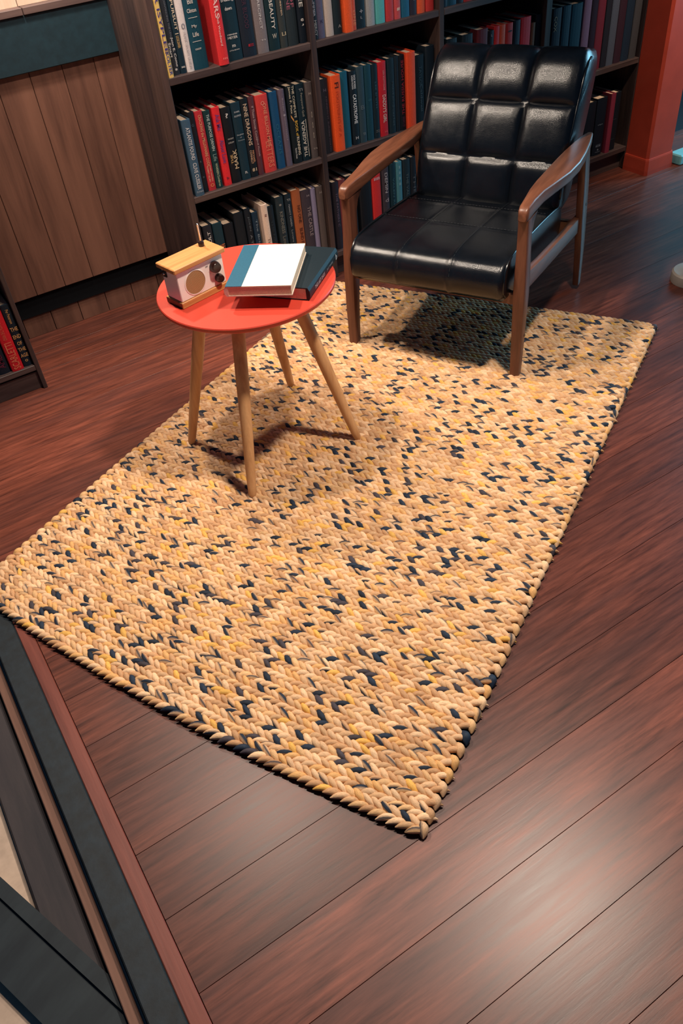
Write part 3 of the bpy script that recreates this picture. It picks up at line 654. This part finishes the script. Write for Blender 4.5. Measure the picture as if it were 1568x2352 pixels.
rings, sp, snm = upholstery(sfront, srest, .281, [0, .22, .48, 1.0], [0, .333, .667, 1], .007, 90, 60, (8, .5), .95)
MB().loft(rings).build('seat', MATS['leather'], chair, True, 60)
for sx in (-1, 1):
    pts = [(sx*.279, .26+(p[0]-.26)*.92, .36+(p[1]-.36)*.92+.002) for p in sp[2::4]]
    MB().tube(pts, .0045, 6).build('seat_piping', MATS['piping'], chair, True)
def stitches(poly, seg=.007, gap=.005, r=.0007):
    mb_ = MB(); P = [Vector(p) for p in poly]; acc = 0.0; start = None; L = 0
    for a, b_ in zip(P[:-1], P[1:]):
        n_ = max(1, int((b_-a).length/(seg+gap)))
        for k in range(n_):
            s0 = a.lerp(b_, k/n_); s1 = a.lerp(b_, (k+seg/(seg+gap))/n_); mb_.tube([s0, s1], r, 4)
    return mb_
sm = MB()
for sx in (-.094+.004, .094+.004):
    q = stitches([(sx, p[0]+n_[0]*.0012, p[1]+n_[1]*.0012) for p, n_ in zip(sp[6:82:4], snm[6:82:4])]); sm.add(q.v, q.f)
for tt in (.22, .48):
    k = int(tt*89); q = stitches([(x, sp[k][0]-.004, sp[k][1]+.0016) for x in np.linspace(-.27, .27, 12)]); sm.add(q.v, q.f)
sm.build('stitching', MATS['stitch'], chair)
# arms
ARM = [(-.024, .303, .327, .586, .562), (-.016, .299, .330, .597, .557), (.0, .297, .331, .603, .556), (.05, .294, .332, .606, .560), (.12, .288, .338, .608, .566), (.2, .285, .353, .607, .568), (.3, .285, .368, .604, .566),
       (.4, .285, .371, .601, .564), (.5, .287, .363, .598, .562), (.6, .293, .350, .596, .562), (.67, .302, .338, .595, .563), (.700, .310, .331, .594, .566), (.708, .316, .325, .590, .572)]
for sx in (1, -1):
    rings = []
    for (yy, xi, xo, zt_, zb) in ARM:
        pr = rrect((xi+xo)/2, (zt_+zb)/2, xo-xi, zt_-zb, min(.007, (xo-xi)*.3, (zt_-zb)*.3))
        rings.append([(sx*px, yy, pz) for px, pz in (pr[::-1] if sx > 0 else pr)])
    MB().loft(rings).build('arm', MATS['chair_wood'], chair, True, 50)
    def leg(st, name='leg'):
        rg = []
        for (z, cx, cy, wx, wy) in st:
            pr = rrect(cx, cy, wx, wy, .005, 2); rg.append([(sx*a, b_, z) for a, b_ in (pr if sx > 0 else pr[::-1])])
        MB().loft(rg).build(name, MATS['chair_wood_v'], chair, True, 40)
    leg([(0, .322, -.004, .033, .036), (.15, .321, .001, .037, .044), (.30, .318, .010, .040, .056), (.36, .317, .013, .039, .056), (.45, .315, .016, .036, .050), (.50, .314, .018, .034, .052), (.535, .314, .026, .034, .068), (.558, .314, .040, .034, .098)])
    leg([(0, .333, .712, .024, .036), (.15, .331, .700, .026, .052), (.28, .328, .682, .027, .066), (.42, .326, .662, .027, .066), (.568, .324, .630, .026, .058)])
    rg = []
    for (yy, zt_, zb) in ((.02, .372, .308), (.20, .346, .288), (.45, .318, .262), (.675, .298, .236)):
        pr = rrect(.318, (zt_+zb)/2, .026, zt_-zb, .005, 2); rg.append([(sx*a, yy, b_) for a, b_ in (pr[::-1] if sx > 0 else pr)])
    MB().loft(rg).build('side_rail', MATS['chair_wood'], chair, True, 40)
MB().box(-.305, .305, .0, .026, .262, .304, .004).build('front_rail', MATS['chair_wood'], chair)
MB().box(-.31, .31, .64, .665, .225, .285, .004).build('back_rail', MATS['chair_wood'], chair)
for (yy, zz, xx) in ((.012, .15, .3398), (.685, .34, .3408)):
    MB().tube([(xx, yy, zz), (xx+.001, yy, zz)], .0052, 12).build('screw_plug', MATS['black_plastic'], chair)

# ------------------------------------------------------------------ side table
ZT = .575
tab = empty('side_table', (.867, 2.030, .020), 0, 'small round table with glossy red top and four splayed beech legs', 'table')
zt = ZT-.020
MB().lathe([(.10, zt-.024), (.238, zt-.023), (.256, zt-.018), (.262, zt-.012), (.2635, zt-.003), (.2615, zt), (.10, zt)], 96).build('table_top', MATS['red_top'], tab, True, 30)
for (fx, fy) in ((.623, 2.164), (.660, 1.791), (1.077, 1.825), (1.063, 2.245)):
    dx, dy = fx-.867, fy-2.030; r_ = math.hypot(dx, dy); ux, uy = dx/r_, dy/r_
    a = Vector((ux*.135, uy*.135, zt-.022)); b_ = Vector((dx, dy, 0))
    pts = [a.lerp(b_, t) for t in (0, .05, .35, .7, .94, .985, 1.0)]
    MB().tube(pts, [.0190, .0195, .0195, .0168, .0138, .0124, .009], 20).build('leg', MATS['beech'], tab, True, 60)

# ------------------------------------------------------------------ radio
rad = empty('radio', (.656, 2.008, ZT), math.radians(12), 'small white and beech wooden radio with antenna, on the red table', 'radio')
RW, RD = .168, .078
MB().box(0, RW, 0, RD, 0, .018, .0015).build('base', MATS['radio_wood'], rad)
MB().box(.0, .0006, .004, RD-.002, .001, .0165).build('base_end', MATS['black_plastic'], rad).location = (-.0007, 0, 0)
MB().box(.004, RW-.004, .004, RD-.004, .018, .106, .002).build('body', MATS['radio_white'], rad)
MB().box(-.006, RW+.004, -.006, RD+.004, .106, .121, .0025).build('lid', MATS['radio_wood'], rad)
def disc(cx, cz, y0, y1, r0, r1, n=40):
    return MB().loft([[(cx+r_*math.cos(2*math.pi*k/n), yy, cz+r_*math.sin(2*math.pi*k/n)) for k in range(n)] for r_, yy in ((r0, y0), (r0, (y0+y1)/2), (r1, y1))])
disc(.060, .058, .006, .0034, .0335, .0330).build('speaker_grille', MATS['weave'], rad)
mb = MB(); n = 48
mb.loft([[(.060+r_*math.cos(2*math.pi*k/n), yy, .058+r_*math.sin(2*math.pi*k/n)) for k in range(n)] for r_, yy in ((.0335, .0045), (.0335, .0025), (.0365, .0030), (.0365, .0045))], False)
mb.build('speaker_ring', MATS['radio_white'], rad, True, 40)
disc(.131, .076, .004, -.012, .0165, .0135).build('tuning_knob', MATS['dark_knob'], rad, True, 40)
disc(.138, .040, .004, -.012, .0125, .0100).build('volume_knob', MATS['dark_knob'], rad, True, 40)
lettering(rad, 'OFF', (.106, .0036, .085), (1, 0, 0), (0, 0, 1), .009, .0045, (50, 60, 70))
for k in range(7):
    a = math.radians(200+k*24); lettering(rad, '.', (.131+.0225*math.cos(a), .0036, .076+.0225*math.sin(a)), (1, 0, 0), (0, 0, 1), .0014, .0014, (60, 60, 70), name='dial_mark')
MB().box(-.0005, .0038, .050, .066, .082, .100, .0004).build('socket', MATS['black_plastic'], rad).location = (.0008, 0, 0)
MB().tube([(.0012, .058, .092), (-.003, .058, .092)], [.004, .003], 12).build('socket_pin', MATS['chrome'], rad, True)
MB().lathe([(.0085, .120), (.0085, .133), (.0075, .135)], 24, (.138, .056, 0)).build('antenna_base', MATS['dark_knob'], rad, True, 40)
MB().lathe([(.0030, .134), (.0028, .178), (.0034, .180), (.0034, .184), (.0015, .186)], 14, (.138, .056, 0)).build('antenna', MATS['chrome'], rad, True, 40)

# ------------------------------------------------------------------ two books lying on the table
def flat_book(name, loc, rz, L, W, T, mats, label, spine_side):
    """lies flat: local y along the spine, x across; spine at x=0 (spine_side 0) or x=W (1)"""
    b_ = empty(name, loc, rz, label, 'book')
    t = .003
    sx0 = 0 if spine_side == 0 else W
    if spine_side == 0:
        prof_ = [(.0, .0), (W, 0), (W, t), (.006, t), (.006, T-t), (W, T-t), (W, T), (0, T), (-.005, T*.75), (-.006, T*.5), (-.005, T*.25)]
    else:
        prof_ = [(0, 0), (W, 0), (W+.005, T*.25), (W+.006, T*.5), (W+.005, T*.75), (W, T), (0, T), (0, T-t), (W-.006, T-t), (W-.006, t), (0, t)]
    MB().loft([[(a, 0, c) for a, c in prof_][::-1], [(a, L, c) for a, c in prof_][::-1]]).build('cover', mats[0], b_)
    MB().box(.0015 if spine_side else .004, W-.0015 if spine_side == 0 else W-.004, .0012, L-.002, t, T-t).build('pages', mats[1], b_)
    return b_
bb = flat_book('book', (.951, 1.811, ZT), math.radians(39.7), .253, .17, .038, (cloth((14, 30, 38), .5), MATS['pages_w']), 'black hardcover lying open-side left beneath the cream book on the red table', 1)
bb.rotation_euler = (0, 0, math.radians(39.7-90)); 
W_ = .172
bb.location = (.951, 1.811, ZT)
# local +y must run along the spine away from the camera, local +x towards the spine
ang = math.radians(39.7)-math.pi/2
bb.rotation_euler = (0, 0, ang)
bb.location = (.951-math.cos(ang)*.17, 1.811-math.sin(ang)*.17, ZT)
lettering(bb, 'THE LAST DAYS', (.1768, .085, .019), (0, 1, 0), (0, 0, 1), .085, .011, (176, 180, 182))
lettering(bb, 'Joel C. Rosenberg', (.1768, .175, .019), (0, 1, 0), (0, 0, 1), .055, .009, (140, 150, 156))
lettering(bb, 'b', (.1768, .236, .019), (0, 1, 0), (0, 0, 1), .012, .018, (190, 196, 196))
ang = math.radians(50.5)-math.pi/2
wb = flat_book('book', (.757, 1.920, ZT+.0385), ang, .256, .184, .030, (cloth((236, 216, 196), .6), MATS['pages_w']), 'cream hardcover with blue cloth spine lying on top of the black book', 0)
MB().box(-.0005, .046, -.0006, .2566, .0297, .0306).build('spine_cloth', cloth((30, 86, 110)), wb)
